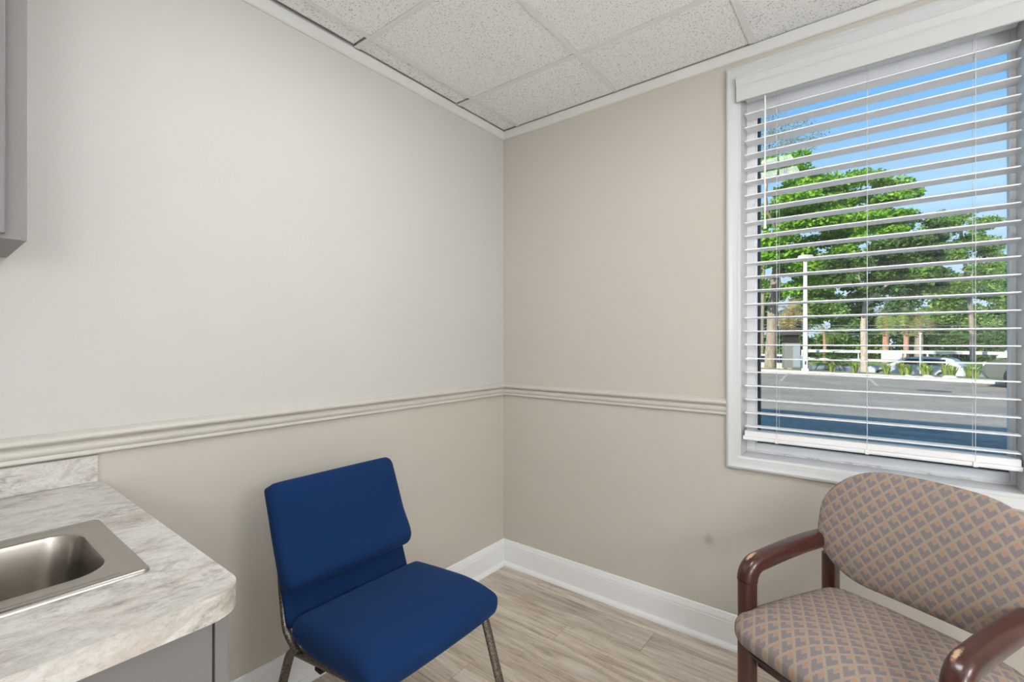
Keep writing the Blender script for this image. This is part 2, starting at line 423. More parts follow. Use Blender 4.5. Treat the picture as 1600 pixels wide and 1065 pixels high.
# baseboards with shoe moulding
base = [(0, 0), (.0145, 0), (.0145, .108), (.0125, .111), (.0125, .113), (.0145, .115), (.0135, .124), (.0095, .131), (.009, .134), (.0075, .140), (.004, .143), (0, .143)]
shoe = [(.0145, 0), (.031, 0), (.0305, .008), (.027, .015), (.021, .0195), (.0145, .021)]
for ax, a, b, nm in (('L', -1.845, 0, 'left'), ('B', 0, RX, 'back'), ('R', RY, 0, 'right'), ('F', .95, RX, 'front')):
    o = struct(strip(base, ax, a, b, 'baseboard_' + nm, M_TRIM)); strip(shoe, ax, a, b, 'shoe_moulding', M_TRIM, o, 60)

# ------------------------------------------------------------------ window
win = struct(empty('window_1', ((WX0 + WX1) / 2, 0, WZ0))); WO = Vector(win.location)
def wb(mb_, name, m, parent=None, smooth=None, bevel=0):
    """build world-coordinate geometry under the window"""
    mb_.v = [(x - WO.x, y - WO.y, z - WO.z) for x, y, z in mb_.v]
    return mb_.build(name, m, parent or win, smooth, bevel=bevel)
CW = .052
cprof = [(0, 0), (0, .017), (.004, .0195), (.010, .0195), (.013, .0165), (.030, .0145), (.036, .0115), (.044, .0115), (.048, .008), (CW, .007), (CW, 0)]  # (from outer edge inward, proud)
X0, X1, Z0, Z1 = WX0 - CW, WX1 + CW, WZ0 - CW, WZ1 + CW
def casing(corners, inward):
    """one mitred side: outer corner a -> outer corner b, inner offset directions"""
    (a, da), (b, db) = corners
    loops = [[(p[0] + d[0] * o_, -pr, p[1] + d[1] * o_) for o_, pr in cprof] for p, d in ((a, da), (b, db))]
    return wb(MB().loft(loops), 'casing', M_CASING, smooth=40)
TL, TR, BL, BR = ((X0, Z1), (1, -1)), ((X1, Z1), (-1, -1)), ((X0, Z0), (1, 1)), ((X1, Z0), (-1, 1))
for c in ((TL, TR), (BL, BR), (TL, BL), (TR, BR)): casing(c, None)
# jamb liner of the reveal
FY = .110
wb(MB().box(WX0 - .001, WX0 + .002, 0, FY + .06, WZ0, WZ1), 'jamb', M_CASING); wb(MB().box(WX1 - .002, WX1 + .001, 0, FY + .06, WZ0, WZ1), 'jamb', M_CASING)
wb(MB().box(WX0, WX1, -.006, FY + .06, WZ0 - .001, WZ0 + .002), 'window_sill', M_CASING); wb(MB().box(WX0, WX1, 0, FY + .06, WZ1 - .002, WZ1 + .001), 'head_jamb', M_CASING)
# sash frame
GX_0, GX_1, GZ0, GZ1 = 1.3385, 2.0985, .8690, 2.313
mv = M_VINYL
def vin(mb_, name, bevel=.0015):
    o = wb(mb_, name, mv, bevel=bevel); return o
M_FRM = mat('white vinyl window frame', srgb(248, 249, 250), .3)
wb(MB().box(WX0 + .002, 1.3245, FY, FY + .055, WZ0 + .002, WZ1 - .002), 'frame_stile', M_FRM, bevel=.0015)
wb(MB().box(GX_1, WX1 - .002, FY, FY + .055, WZ0 + .002, WZ1 - .002), 'frame_stile', M_FRM, bevel=.0015)
wb(MB().box(1.3245, GX_1, FY, FY + .055, WZ0 + .002, GZ0 - .006), 'frame_rail', M_FRM, bevel=.002)
wb(MB().box(1.3245, GX_1, FY, FY + .055, GZ1, WZ1 - .002), 'frame_rail', M_FRM, bevel=.0015)
wb(MB().box(1.3245, 1.3300, FY + .012, FY + .05, GZ0 - .006, GZ1), 'glazing_bead', M_FRM)
wb(MB().box(1.3300, GX_0, FY + .018, FY + .05, GZ0 - .006, GZ1), 'gasket', M_GASKET)
wb(MB().box(GX_0, GX_1, FY + .022, FY + .05, GZ0 - .006, GZ0), 'gasket', M_GASKET)
wb(MB().box(GX_0, GX_1, FY + .032, FY + .036, GZ0, GZ1), 'pane', M_GLASS)
# grime along the bottom joint of the sill
wb(MB().box(WX0 + .003, WX1 - .003, FY - .004, FY + .001, WZ0 + .002, WZ0 + .010), 'caulk_line', M_VINYL)

# ------------------------------------------------------------------ blind
bl = empty('window_blind', ((WX0 + WX1) / 2, .042, 2.41))
tag(bl, 'white wide-slat horizontal blind with a moulded valance, hung open in the window', 'blind')
BO = Vector(bl.location)
def bb(mb_, name, m, smooth=None, bevel=0, parent=None):
    mb_.v = [(x - BO.x, y - BO.y, z - BO.z) for x, y, z in mb_.v]; return mb_.build(name, m, parent or bl, smooth, bevel=bevel)
vprof = [(-.022, 2.309), (-.030, 2.309), (-.032, 2.311), (-.032, 2.362), (-.0305, 2.364), (-.0305, 2.368), (-.034, 2.371), (-.036, 2.376), (-.0385, 2.384), (-.043, 2.391), (-.044, 2.396), (-.0465, 2.398), (-.0465, 2.405), (-.022, 2.405)]
bb(MB().loft([[(x, y, z) for y, z in vprof] for x in (1.279, 2.124)]), 'valance', M_VALANCE, 35)
bb(MB().box(1.300, 2.106, .012, .066, 2.335, 2.405), 'head_rail', M_SLAT, bevel=.002)
NS = 24; ST, SB = 2.2640, .9470; SY0, SY1 = .010, .072; SXA, SXB = 1.303, 2.108
def slat_mesh():
    w = SY1 - SY0; prof = []
    for i in range(9): t = i / 8; prof.append((-w / 2 + w * t, .0021 + .0010 * math.sin(math.pi * t)))
    for i in range(9): t = 1 - i / 8; prof.append((-w / 2 + w * t, -.0021 + .0010 * math.sin(math.pi * t)))
    m_ = MB().loft([[(x, y, z) for y, z in prof] for x in (SXA - BO.x, SXB - BO.x)]); me = mesh('slat', m_.v, m_.f); me.materials.append(M_SLAT)
    bm_ = bmesh.new(); bm_.from_mesh(me); bmesh.ops.recalc_face_normals(bm_, faces=bm_.faces); bm_.to_mesh(me); bm_.free(); shade(me, 40); return me
SLAT = slat_mesh(); rb = random.Random(9)
for i in range(NS):
    z = ST + (SB - ST) * i / (NS - 1)
    obj('slat', SLAT, None, bl, (0, (SY0 + SY1) / 2 - BO.y, z - BO.z), (R(-2.0 + rb.uniform(-.5, .5)), R(rb.uniform(-.04, .04)), 0))
for k in range(5): obj('slat', SLAT, None, bl, (0, (SY0 + SY1) / 2 - BO.y - .001 + .001 * (k % 2), .9095 + k * .0042 - BO.z), None)
bb(MB().loft([[(x, y, z) for y, z in rrect(.062, .017, .005, 3, (SY0 + SY1) / 2, .8985)] for x in (1.296, 2.112)]), 'bottom_rail', M_SLAT, 40)
for cx_ in (1.422, 1.716, 2.003):
    for yy in (SY0 - .001, SY1 + .001):
        bb(cyl(MB(), (cx_, yy, .893), (cx_, yy, 2.34), .0009, None, 6), 'ladder_cord', M_CORD, 60)
    bb(MB().box(cx_ - .006, cx_ + .006, SY0 - .0045, SY0 - .001, .890, .908), 'cord_clip', M_SLAT, bevel=.001)
    m_ = MB()
    for i in range(NS):
        z = ST + (SB - ST) * i / (NS - 1) - .003
        cyl(m_, (cx_ + .002, SY0 - .001, z), (cx_ + .002, SY1 + .001, z), .0007, None, 4)
    bb(m_, 'ladder_rungs', M_CORD)['kind'] = 'stuff'
m_ = MB(); cyl(m_, (1.3836, -.018, 1.800), (1.3836, -.014, 2.315), .0033, None, 8); cyl(m_, (1.3836, -.018, 1.765), (1.3836, -.018, 1.802), .0055, .0042, 10)
bb(m_, 'tilt_wand', M_SLAT, 50)

# ------------------------------------------------------------------ ceiling light panel (above and behind the frame edge)
lx0, lx1 = xs[TROFF[0]] + .012, xs[TROFF[0] + 1] - .012; ly1, ly0 = ys[TROFF[1]] - .012, ys[TROFF[1] + 1] + .012
lp = empty('ceiling_light', ((lx0 + lx1) / 2, (ly0 + ly1) / 2, H + .002)); tag(lp, 'recessed white fluorescent panel in the tile ceiling', 'ceiling light')
LO = Vector(lp.location); hx, hy = (lx1 - lx0) / 2, (ly1 - ly0) / 2
m_ = MB(); w = .03
m_.box(-hx, -hx + w, -hy, hy, 0, .07); m_.box(hx - w, hx, -hy, hy, 0, .07); m_.box(-hx + w, hx - w, -hy, -hy + w, 0, .07); m_.box(-hx + w, hx - w, hy - w, hy, 0, .07)
m_.build('frame', M_TEE, lp)
M_LAMP = mat('glowing diffuser', (1, 1, 1, 1), .5); M_LAMP.node_tree.nodes['Principled BSDF'].inputs['Emission Color'].default_value = (.95, .98, 1.02, 1)
M_LAMP.node_tree.nodes['Principled BSDF'].inputs['Emission Strength'].default_value = LAMP
MB().box(-hx + w, hx - w, -hy + w, hy - w, .012, .016).build('diffuser', M_LAMP, lp)
# two unseen globe lamps added as fill, behind and right of the camera
M_FILL_GLOBE = mat('added glowing fill globe', (1, 1, 1, 1), .8); M_FILL_GLOBE.node_tree.nodes['Principled BSDF'].inputs['Emission Color'].default_value = (.95, .98, 1.02, 1)
M_FILL_GLOBE.node_tree.nodes['Principled BSDF'].inputs['Emission Strength'].default_value = FILL_GLOBE
for loc, lab in (((2.93, -2.95, 0), 'added white globe fill lamp in the corner behind the camera'), ((3.00, -1.62, 0), 'added white globe fill lamp by the right wall, beside the camera')):
    gl_ = empty('added_fill_lamp', loc); tag(gl_, lab, 'lamp', 'added fill globes')
    MB().loft([[(r * math.cos(2 * math.pi * i / 24), r * math.sin(2 * math.pi * i / 24), z) for i in range(24)] for r, z in ((.15, 0), (.15, .015), (.02, .022))]).build('base', M_GASKET, gl_, 40)
    cyl(MB(), (0, 0, .02), (0, 0, 1.42), .011).build('pole', M_GASKET, gl_, 40)
    MB().loft([[(.26 * math.sin(t) * math.cos(2 * math.pi * i / 28), .26 * math.sin(t) * math.sin(2 * math.pi * i / 28), 1.65 - .25 * math.cos(t)) for i in range(28)] for t in [R(8 + 164 * k / 16) for k in range(17)]]).build('globe_shade', M_FILL_GLOBE, gl_, 180)

# ------------------------------------------------------------------ counter, sink, cabinets
CZ = .9145; CT = .0385; CYE = -1.829; CXF = .944; CYB = -3.40
ct = empty('countertop', (.47, -2.6, CZ - CT)); tag(ct, 'pale marbled laminate countertop with a rounded front corner and short backsplash', 'countertop')
CO = Vector(ct.location)
def outline():
    r = .055; pts = [(0, CYB), (CXF, CYB)]
    for i in range(10): a = R(90 * i / 9); pts.append((CXF - r + r * math.cos(a), CYE - r + r * math.sin(a)))
    pts.append((0, CYE)); return pts
SXa, SXb, SYa, SYb = .403, .767, -2.36, -1.909     # sink rim rectangle
hole = rrect(SXb - SXa - .02, SYb - SYa - .02, .03, 4, (SXa + SXb) / 2, (SYa + SYb) / 2)
bm = bmesh.new(); ol = outline()
def ring(pts, z):
    vs_ = [bm.verts.new((x - CO.x, y - CO.y, z - CO.z)) for x, y in pts]; return vs_, [bm.edges.new((vs_[i], vs_[(i + 1) % len(vs_)])) for i in range(len(vs_))]
o1, oe = ring(ol, CZ); h1, he = ring(hole, CZ); bmesh.ops.triangle_fill(bm, use_beauty=True, edges=oe + he)
o2, oe2 = ring(ol, CZ - CT); h2, he2 = ring(hole, CZ - CT); bmesh.ops.triangle_fill(bm, use_beauty=True, edges=oe2 + he2)
for a, b in ((o1, o2), (h1, h2)):
    for i in range(len(a)): bm.faces.new((a[i], a[(i + 1) % len(a)], b[(i + 1) % len(a)], b[i]))
bm_obj('worktop', bm, M_LAM, ct, 30)
# front edge band, a hair proud
bandp = [(CXF, CYB)] + [(CXF - .055 + .055 * math.cos(R(9 * i)), CYE - .055 + .055 * math.sin(R(9 * i))) for i in range(11)] + [(.004, CYE)]
m_ = MB(); out = []
for i, (x, y) in enumerate(bandp):
    nx, ny = (1, 0) if i == 0 else ((0, 1) if i == len(bandp) - 1 else (math.cos(R(9 * (i - 1))), math.sin(R(9 * (i - 1)))))
    p0 = (x - CO.x, y - CO.y); p1 = (x + nx * .0012 - CO.x, y + ny * .0012 - CO.y)
    out.append([(*p0, -.0006), (*p1, -.0006), (*p1, CT - .0012), (*p0, CT - .0012)])
m_.loft(out).build('edge_band', M_LAM_EDGE, ct, 40)
MB().box(.0015 - CO.x, .021 - CO.x, CYB - CO.y, -1.838 - CO.y, CT + .0004, CT + .0715).build('backsplash', M_LAM, ct, bevel=.001)
MB().box(.0005 - CO.x, .0225 - CO.x, CYB - CO.y, -1.8372 - CO.y, CT + .0716, CT + .0726).build('backsplash_cap', M_LAM_EDGE, ct)

sk = empty('kitchen_sink', ((SXa + SXb) / 2, (SYa + SYb) / 2, CZ)); tag(sk, 'brushed stainless steel drop-in sink set into the marbled countertop', 'sink')
sw, sl = SXb - SXa, SYb - SYa
def lp3(w, l, r, z, cx_=0, cy_=0): return [(x, y, z) for x, y in rrect(w, l, r, 7, cx_, cy_)]
rim = [lp3(sw, sl, .012, .0005), lp3(sw - .002, sl - .002, .012, .0045), lp3(sw - .008, sl - .008, .012, .0062), lp3(sw - .03, sl - .03, .020, .0064), lp3(sw - .036, sl - .036, .022, .0052),
       lp3(sw - .085, sl - .065, .048, .0050), lp3(sw - .096, sl - .076, .053, .0062), lp3(sw - .104, sl - .084, .055, .0045)]
MB().loft(rim, False, False).build('rim', M_STEEL, sk, 60, fix=True)
bw, bl_ = sw - .104, sl - .084
basin = [lp3(bw, bl_, .055, .0045), lp3(bw - .004, bl_ - .004, .055, -.004), lp3(bw - .016, bl_ - .016, .055, -.06), lp3(bw - .026, bl_ - .026, .055, -.135), lp3(bw - .040, bl_ - .040, .055, -.165),
         lp3(bw - .068, bl_ - .068, .05, -.180), lp3(bw - .11, bl_ - .11, .045, -.1845), lp3(.09, .09, .0449, -.188)]
MB().loft(basin, False, True).build('basin', M_STEEL, sk, 70)
m_ = MB(); m_.loft([[(r * math.cos(2 * math.pi * i / 20), r * math.sin(2 * math.pi * i / 20), z) for i in range(20)] for r, z in ((.043, -.1875), (.043, -.1845), (.036, -.1840), (.030, -.190))])
m_.build('drain', M_STEEL, sk, 40)

bc = empty('base_cabinet', (.45, -2.6, 0)); tag(bc, 'grey painted base cabinet under the marbled countertop', 'cabinet'); K = Vector(bc.location)
def kb(name, x0, x1, y0, y1, z0, z1, bevel=.001, par=None, m=M_CABINET, org=None):
    org = org or K; return MB().box(x0 - org.x, x1 - org.x, y0 - org.y, y1 - org.y, z0 - org.z, z1 - org.z).build(name, m, par or bc, bevel=bevel)
CZB = CZ - CT - .001
kb('end_panel', .004, .912, -1.864, -1.845, 0, CZB)
kb('back_panel', .004, .016, CYB, -1.864, .10, CZB); kb('bottom_panel', .016, .890, CYB, -1.864, .10, .118); kb('end_panel', .016, .890, CYB, CYB + .018, .118, CZB); kb('front_rail', .870, .890, CYB + .018, -1.864, .118, .16); kb('toe_kick', .004, .84, CYB, -1.864, 0, .10)
yy = -1.8665
for k in range(4):
    y1_ = yy - k * .40; y0_ = y1_ - .397
    if y0_ < CYB: break
    kb('drawer_front', .890, .909, y0_, y1_, .70, CZB - .001, .0015)
    d_ = kb('door', .890, .909, y0_, y1_, .11, .697, .0015)

wc = empty('wall_cabinet', (.165, -2.7, 1.519)); tag(wc, 'taupe grey wall cabinet mounted high above the sink', 'cabinet'); K2 = Vector(wc.location)
kb('body', .002, .310, -3.38, -2.011, 1.519, 2.42, .001, wc, M_CABINET_UP, K2)
m_ = MB(); m_.box(.310, .330, -2.046, -2.011, 1.519, 2.42); m_.box(.310, .330, -3.38, -2.046, 1.519, 1.545); m_.box(.310, .330, -3.38, -2.046, 2.38, 2.42)
m_.v = [(x - K2.x, y - K2.y, z - K2.z) for x, y, z in m_.v]; m_.build('face_frame', M_CABINET_UP, wc)
for k in range(3): kb('door', .337, .356, -2.4855 - k * .443 + .003, -2.0445 - k * .443, 1.526, 2.40, .002, wc, M_CABINET, K2)

# ------------------------------------------------------------------ blue chair
ch = empty('stacking_chair', (.545, -1.233, 0), R(0)); tag(ch, 'navy blue upholstered stacking chair with brown-grey metal frame against the left wall', 'chair')
# local: x forward, y across, z up;  width .47
W = .482
SWD = .496
bm = rounded_box(.408, SWD, .092, (.028, .030, .040), 20)
for v in bm.verts:
    x, y, z = v.co; tx = (x + .2075) / .415; ty = abs(y) / (SWD / 2)
    top = max(0, z / .046)
    v.co.z += .012 * top * (1 - ty ** 4) * math.sin(math.pi * min(1, max(0, tx * .9 + .05)))           # crown
    if tx > .62:                                                        # waterfall front
        q = (tx - .62) / .38; v.co.z -= .030 * q * q * max(0, top) + .006 * q * q
        v.co.x += .012 * q * (1 - ty ** 3)
    if tx < .25 and z < 0: v.co.z += .020 * (1 - tx / .25)               # thinner at the back
    v.co.z += -.010 + .030 * tx                                           # seat pitch, higher at the front
    v.co.y *= 1 - .02 * max(0, .4 - tx)
bm_obj('seat', bm, M_BLUE, ch, 180, (.031, .005, .454))
TH = R(-21)   # recline
def back_obj(name, bm_, m): return bm_obj(name, bm_, m, ch, 180, (-.183, 0, .424), (0, TH, 0))
bm = rounded_box(.052, W, .330, (.022, .030, .034), 18)
for v in bm.verts:
    x, y, z = v.co; ty = abs(y) / (W / 2); tz = (z + .165) / .33
    if x > 0: v.co.x += (.012 * (1 - ty ** 3) + .016 * math.exp(-((tz - .14) / .17) ** 2)) * (1 if x > .005 else .5)
    v.co.y *= 1 - .008 * tz + .012 * math.sin(math.pi * tz)
    v.co.x += .020; v.co.z += .285
back_obj('back_cushion', bm, M_BLUE)
bm = rounded_box(.022, W - .022, .43, (.010, .010, .02), 12)
for v in bm.verts:
    v.co.z += .232; v.co.x -= .012
back_obj('back_panel', bm, M_BLUE)
def tube(name, path, rx=.016, ry=.0105, ref=(0, 1, 0), parent=ch, m=M_FRAME):
    return MB().loft(sweep(path, [(c[0], c[1]) for c in circle(ry, 14, rx)], ref)).build(name, m, parent, 50)
def bend(pts, r=.04, seg=6):
    """polyline with rounded corners"""
    P = [Vector(p) for p in pts]; out = [P[0]]
    for i in range(1, len(P) - 1):
        a = (P[i - 1] - P[i]).normalized(); b = (P[i + 1] - P[i]).normalized(); p0 = P[i] + a * r; p1 = P[i] + b * r
        for k in range(seg + 1):
            t = k / seg; out.append(p0 * (1 - t) ** 2 + P[i] * 2 * t * (1 - t) + p1 * t * t)
    out.append(P[-1]); return out
for s in (-1, 1):
    y = s * (W / 2 - .030)
    tube('leg_frame', bend([(-.345, y + s * .012, .010), (-.215, y, .366), (.196, y, .432), (.330, y + s * .012, .010)], .034), .015, .0115)
    tube('back_post', bend([(-.15, s * (W / 2 - .018), .385), (-.214, s * (W / 2 - .014), .425), (-.262, s * (W / 2 - .024), .55), (-.350, s * (W / 2 - .055), .79)], .03), .012, .0085)
    for px_, py_ in ((-.347, y + s * .012), (.332, y + s * .012)):
        cyl(MB(), (px_, py_, 0), (px_, py_, .022), .017, .015).build('glide', M_GLIDE, ch, 40)
    MB().box(-.06, -.03, y - .012, y + .012, .372, .383).build('stacking_bumper', M_GLIDE, ch, bevel=.002)
tube('cross_bar', [(-.15, -W / 2 + .03, .372), (-.15, W / 2 - .03, .372)], .010, .010, (0, 0, 1))
tube('cross_bar', [(.15, -W / 2 + .03, .400), (.15, W / 2 - .03, .400)], .010, .010, (0, 0, 1))

# ------------------------------------------------------------------ patterned armchair
ac = empty('armchair', (1.7455, -.559, 0), R(-28)); tag(ac, 'wooden armchair with grey and orange diamond-patterned upholstery in front of the window', 'chair')
AX = .2485; LF, LR = -.190, .205
M_WOOD = cherry([(-AX - .006, LF + .020, .655), (AX - .010, LF + .020, .655)])
sec = rrect(.052, .050, .018, 5)
for s in (-1, 1):
    x = s * AX
    ztop = .587
    MB().loft([[(x + a, LF + b, z) for a, b in rrect(.050, .046, .017, 5)] for z in (0.006, ztop)]).build('leg', M_WOOD, ac, 50)
    MB().loft([[(x + a, LR + dy + b, z) for a, b in rrect(.044, .048, .015, 5)] for z, dy in ((.006, .035), (.30, .0), (.597, .0))]).build('leg', M_WOOD, ac, 50)
    # arm: rounded front corner, shallow crown, running back over the rear leg
    path = [(x, LF, ztop + .0005)]
    for i in range(9):
        a = R(180 - 82 * i / 8); path.append((x, LF + .048 + .048 * math.cos(a), ztop + .048 * math.sin(a)))
    p0 = Vector(path[-1]); L_ = LR + .020 - p0.y
    for i in range(1, 11):
        t = i / 10; path.append((x, p0.y + L_ * t, p0.z + .026 * math.sin(math.pi * .5 * min(1, t * 1.15)) - .006 * t * t))
    arm = MB().loft(sweep(path, sec, (1, 0, 0))).build('arm', M_WOOD, ac, 60)
    # moulded groove along the side of the arm
    gp = [(x - .0258, q[1], q[2] - .012) for q in path[9:]]
    MB().loft(sweep(gp, circle(.0022, 6))).build('groove_bead', M_WOOD, ac, 60)
# seat
bm = rounded_box(.526, .49, .105, (.075, .075, .046), 24)
for v in bm.verts:
    x, y, z = v.co; tx = abs(x) / .263; ty = (y + .245) / .49; top = max(0, z / .0525)
    v.co.z += top * .020 * (1 - tx ** 2.5) * (1 - (2 * ty - 1) ** 4)
    v.co.z -= top * .022 * max(0, (.30 - ty) / .30) ** 2
    v.co.x *= 1 - .05 * max(0, ty - .5)
    v.co.y -= .012 * (1 - tx ** 2) * max(0, 1 - 2 * ty)
bm_obj('seat', bm, M_PAT_SEAT, ac, 180, (.002, -.030, .462), (R(-1.6), 0, 0))
MB().loft([[(x * sc, y * sc - .030, z) for x, y in rrect(.545, .487, .075, 6)] for z, sc in ((.398, .86), (.408, .88), (.416, .90))]).build('seat_base', M_GLIDE, ac, 40)
for yy_ in (LF + .03, LR - .03):
    MB().box(-AX + .02, AX - .02, yy_ - .012, yy_ + .012, .335, .392).build('seat_rail', M_WOOD, ac, bevel=.003)
# back: oval pad, gently wrapped
bm = rounded_box(.546, .062, .325, (.160, .028, .140), 26)
for v in bm.verts:
    x, y, z = v.co; tx = x / .273; tz = z / .1625
    v.co.y += .030 * (1 - tx * tx) + (-.012 * (1 - min(1, tx * tx + tz * tz)) if y < 0 else 0)       # wraps round the sitter
    v.co.z += .030 * (1 - tx * tx) * max(0, tz)
bm_obj('backrest', bm, M_PAT_BACK, ac, 180, (.020, .156, .726), (R(-13), 0, 0))
for s in (-1, 1):
    MB().loft([[(s * (AX - .035) + a, .212 + b, z) for a, b in rrect(.05, .016, .005, 3)] for z in (.60, .67)]).build('back_bracket', M_GLIDE, ac, 40)

# ------------------------------------------------------------------ outside: building mass, ground
GZ = -.15
struct(MB().box(-16, 20, -13, WT + .02, 2.76, 5.20).build('roof', mat('grey roof parapet', srgb(150, 148, 142), .8)))
def ground_mat(name, c0, c1, sc, det=6, streak=(1, 1, 1)):
    m = mat(name, c0, .95, spec=.1); t = NT(m); v = t.coord(scale=streak)
    t.color(t.ramp(t.math('ADD', t.math('MULTIPLY', t.noise(v, sc, det, .7), .6), t.math('MULTIPLY', t.noise(v, sc * .08, 3), .4)), [(.35, c0), (.65, c1)])); return m
M_ASPH = ground_mat('worn asphalt', srgb(124, 115, 102), srgb(168, 158, 142), 9)
M_GRASS = ground_mat('lawn', srgb(74, 104, 44), srgb(148, 170, 84), 3)
M_ROAD = ground_mat('pale road', srgb(140, 140, 136), srgb(170, 169, 164), 2)
M_CURB = ground_mat('concrete curb', srgb(196, 190, 178), srgb(222, 216, 204), 3)
M_MULCH = ground_mat('dry mulch', srgb(128, 108, 82), srgb(186, 168, 134), 6)
KA = R(-14.8); KO = Vector((0, 21.85, GZ)); kd = Vector((math.cos(KA), math.sin(KA), 0)); kn = Vector((-math.sin(KA), math.cos(KA), 0))
def kp(a, b, z=0): return KO + kd * a + kn * b + Vector((0, 0, z))          # along curb, beyond curb
def slab(name, a0, a1, b0, b1, z0, z1, m):
    m_ = MB(); m_.box(a0, a1, b0, b1, z0, z1); o = m_.build(name, m, None, bevel=0); o.location = KO; o.rotation_euler = (0, 0, KA); return struct(o)
slab('parking_lot', -45, 45, -32, 0, -.25, 0, M_ASPH)
slab('curb', -45, 45, 0, .22, -.25, .13, M_CURB)
slab('planting_bed', -45, 45, .22, 2.2, -.25, .06, M_MULCH)
ROADZ = -.85                                    # the road lies lower than the car park
lw = MB().loft([[(a, 2.2, -.25), (a, 2.2, .05), (a, 3.2, .03), (a, 5.6, ROADZ + .06), (a, 5.6, ROADZ - .25)] for a in (-45, 45)]).build('lawn', M_GRASS, None, 60); lw.location = KO; lw.rotation_euler = (0, 0, KA); struct(lw)
slab('road', -60, 60, 5.6, 30.0, ROADZ - .25, ROADZ, M_ROAD)
slab('far_lawn', -90, 90, 30.0, 80.0, ROADZ - .25, ROADZ + .05, M_GRASS)
M_PAINT = mat('faded white road paint', srgb(172, 164, 150), .8)
def stripe(p, q, w=.10):
    p = Vector(p); q = Vector(q); d = (q - p).normalized(); s_ = Vector((-d.y, d.x, 0)) * w / 2
    b_ = p.copy(); pts = [p + s_ - b_, q + s_ - b_, q - s_ - b_, p - s_ - b_]
    m_ = MB(); m_.loft([[(v.x, v.y, z) for v in pts] for z in (0, .004)]); return m_.build('parking_line', M_PAINT, None, loc=(b_.x, b_.y, GZ + .0005))
tag(stripe((-1.42, 21.6, 0), (-1.05, 17.3, 0)), 'faded white parking line below the light pole', 'parking line')
tag(stripe((1.45, 20.9, 0), (1.72, 17.2, 0)), 'faded white parking line below the pale-barked tree', 'parking line')
m_ = MB(); m_.loft([[(r * math.cos(2 * math.pi * i / 28), r * math.sin(2 * math.pi * i / 28), z) for i in range(28)] for r, z in ((.38, 0), (.38, .008), (.33, .010), (.0, .006))][:3])
tag(m_.build('manhole_cover', mat('rusty iron cover', srgb(112, 104, 96), .7, .3), None, 30, loc=(3.03, 16.2, GZ)), 'round dark iron manhole cover in the asphalt', 'manhole')

# ------------------------------------------------------------------ outside: plants
def leaf_mat(name, cols, trans=.35):
    m = bpy.data.materials.new(name); m.use_nodes = True; t = NT(m); b = t.b
    g = t.n('ShaderNodeNewGeometry'); c = t.ramp(g.outputs['Random Per Island'], [(i / (len(cols) - 1), srgb(*k)) for i, k in enumerate(cols)])
    t.l(c, b.inputs['Base Color']); b.inputs['Roughness'].default_value = .6; b.inputs['Specular IOR Level'].default_value = .3
    tr = t.n('ShaderNodeBsdfTranslucent'); t.l(c, tr.inputs[0]); mx = t.n('ShaderNodeMixShader'); mx.inputs[0].default_value = trans
    out_ = [x for x in t.t.nodes if x.type == 'OUTPUT_MATERIAL'][0]
    t.l(b.outputs[0], mx.inputs[1]); t.l(tr.outputs[0], mx.inputs[2]); t.l(mx.outputs[0], out_.inputs[0]); return m
M_LEAF_BRIGHT = leaf_mat('bright green oak leaves', [(92, 140, 30), (128, 178, 44), (160, 204, 70)])
M_LEAF_DARK = leaf_mat('dark green leaves', [(52, 84, 36), (80, 116, 46), (112, 146, 66)])
M_LEAF_MID = leaf_mat('mid green leaves', [(84, 122, 44), (118, 156, 62), (154, 184, 92)])
M_LEAF_OLIVE = leaf_mat('dry olive leaves', [(112, 120, 84), (146, 150, 108), (170, 170, 126)])
M_LEAF_STRAP = leaf_mat('strap leaves', [(112, 142, 52), (152, 176, 80), (190, 200, 112)])
M_FROND = leaf_mat('green palm fronds', [(98, 126, 54), (140, 160, 80), (176, 180, 106)])
M_FROND_DRY = leaf_mat('dry palm fronds', [(112, 108, 62), (168, 150, 94), (204, 188, 134)])
def bark(name, c0, c1):
    m = mat(name, c0, .9, spec=.1); t = NT(m); nz = t.noise(t.coord(scale=(1, 1, .35)), 9, 6, .7); t.color(t.ramp(nz, [(.3, c0), (.7, c1)])); t.bump(nz, .6, .03); return m
M_BARK = bark('grey brown bark', srgb(116, 104, 92), srgb(176, 162, 144))
M_BARK_PALE = bark('pale bark', srgb(150, 136, 118), srgb(206, 192, 172))
M_BARK_PINK = bark('reddish palm bark', srgb(150, 110, 88), srgb(204, 160, 132))
def leaves(rs, clusters, n_, size, shell=.55, flat=.5):
    """quads scattered in ellipsoid clusters (x,y,z,rx,ry,rz)"""
    c = np.array(clusters, float); vol = (c[:, 3] * c[:, 4] * c[:, 5]) ** .75; idx = rs.choice(len(c), n_, p=vol / vol.sum())
    d = rs.normal(size=(n_, 3)); d /= np.linalg.norm(d, axis=1)[:, None]; r_ = shell + (1 - shell) * rs.random(n_) ** .6
    r_ *= 1 + .16 * rs.normal(size=n_)
    p = c[idx, :3] + d * r_[:, None] * c[idx, 3:6]
    a = rs.normal(size=(n_, 3)); a[:, 2] *= flat; a /= np.linalg.norm(a, axis=1)[:, None]
    nn = d * .7 + rs.normal(size=(n_, 3)) * .6 + np.array([0, 0, .3]); b = np.cross(nn, a); b /= np.linalg.norm(b, axis=1)[:, None]
    s = size * (.6 + .8 * rs.random(n_)); A = a * s[:, None] * .6; B = b * s[:, None] * .36
    v = np.stack([p - A, p + B, p + A, p - B], 1).reshape(-1, 3); return v
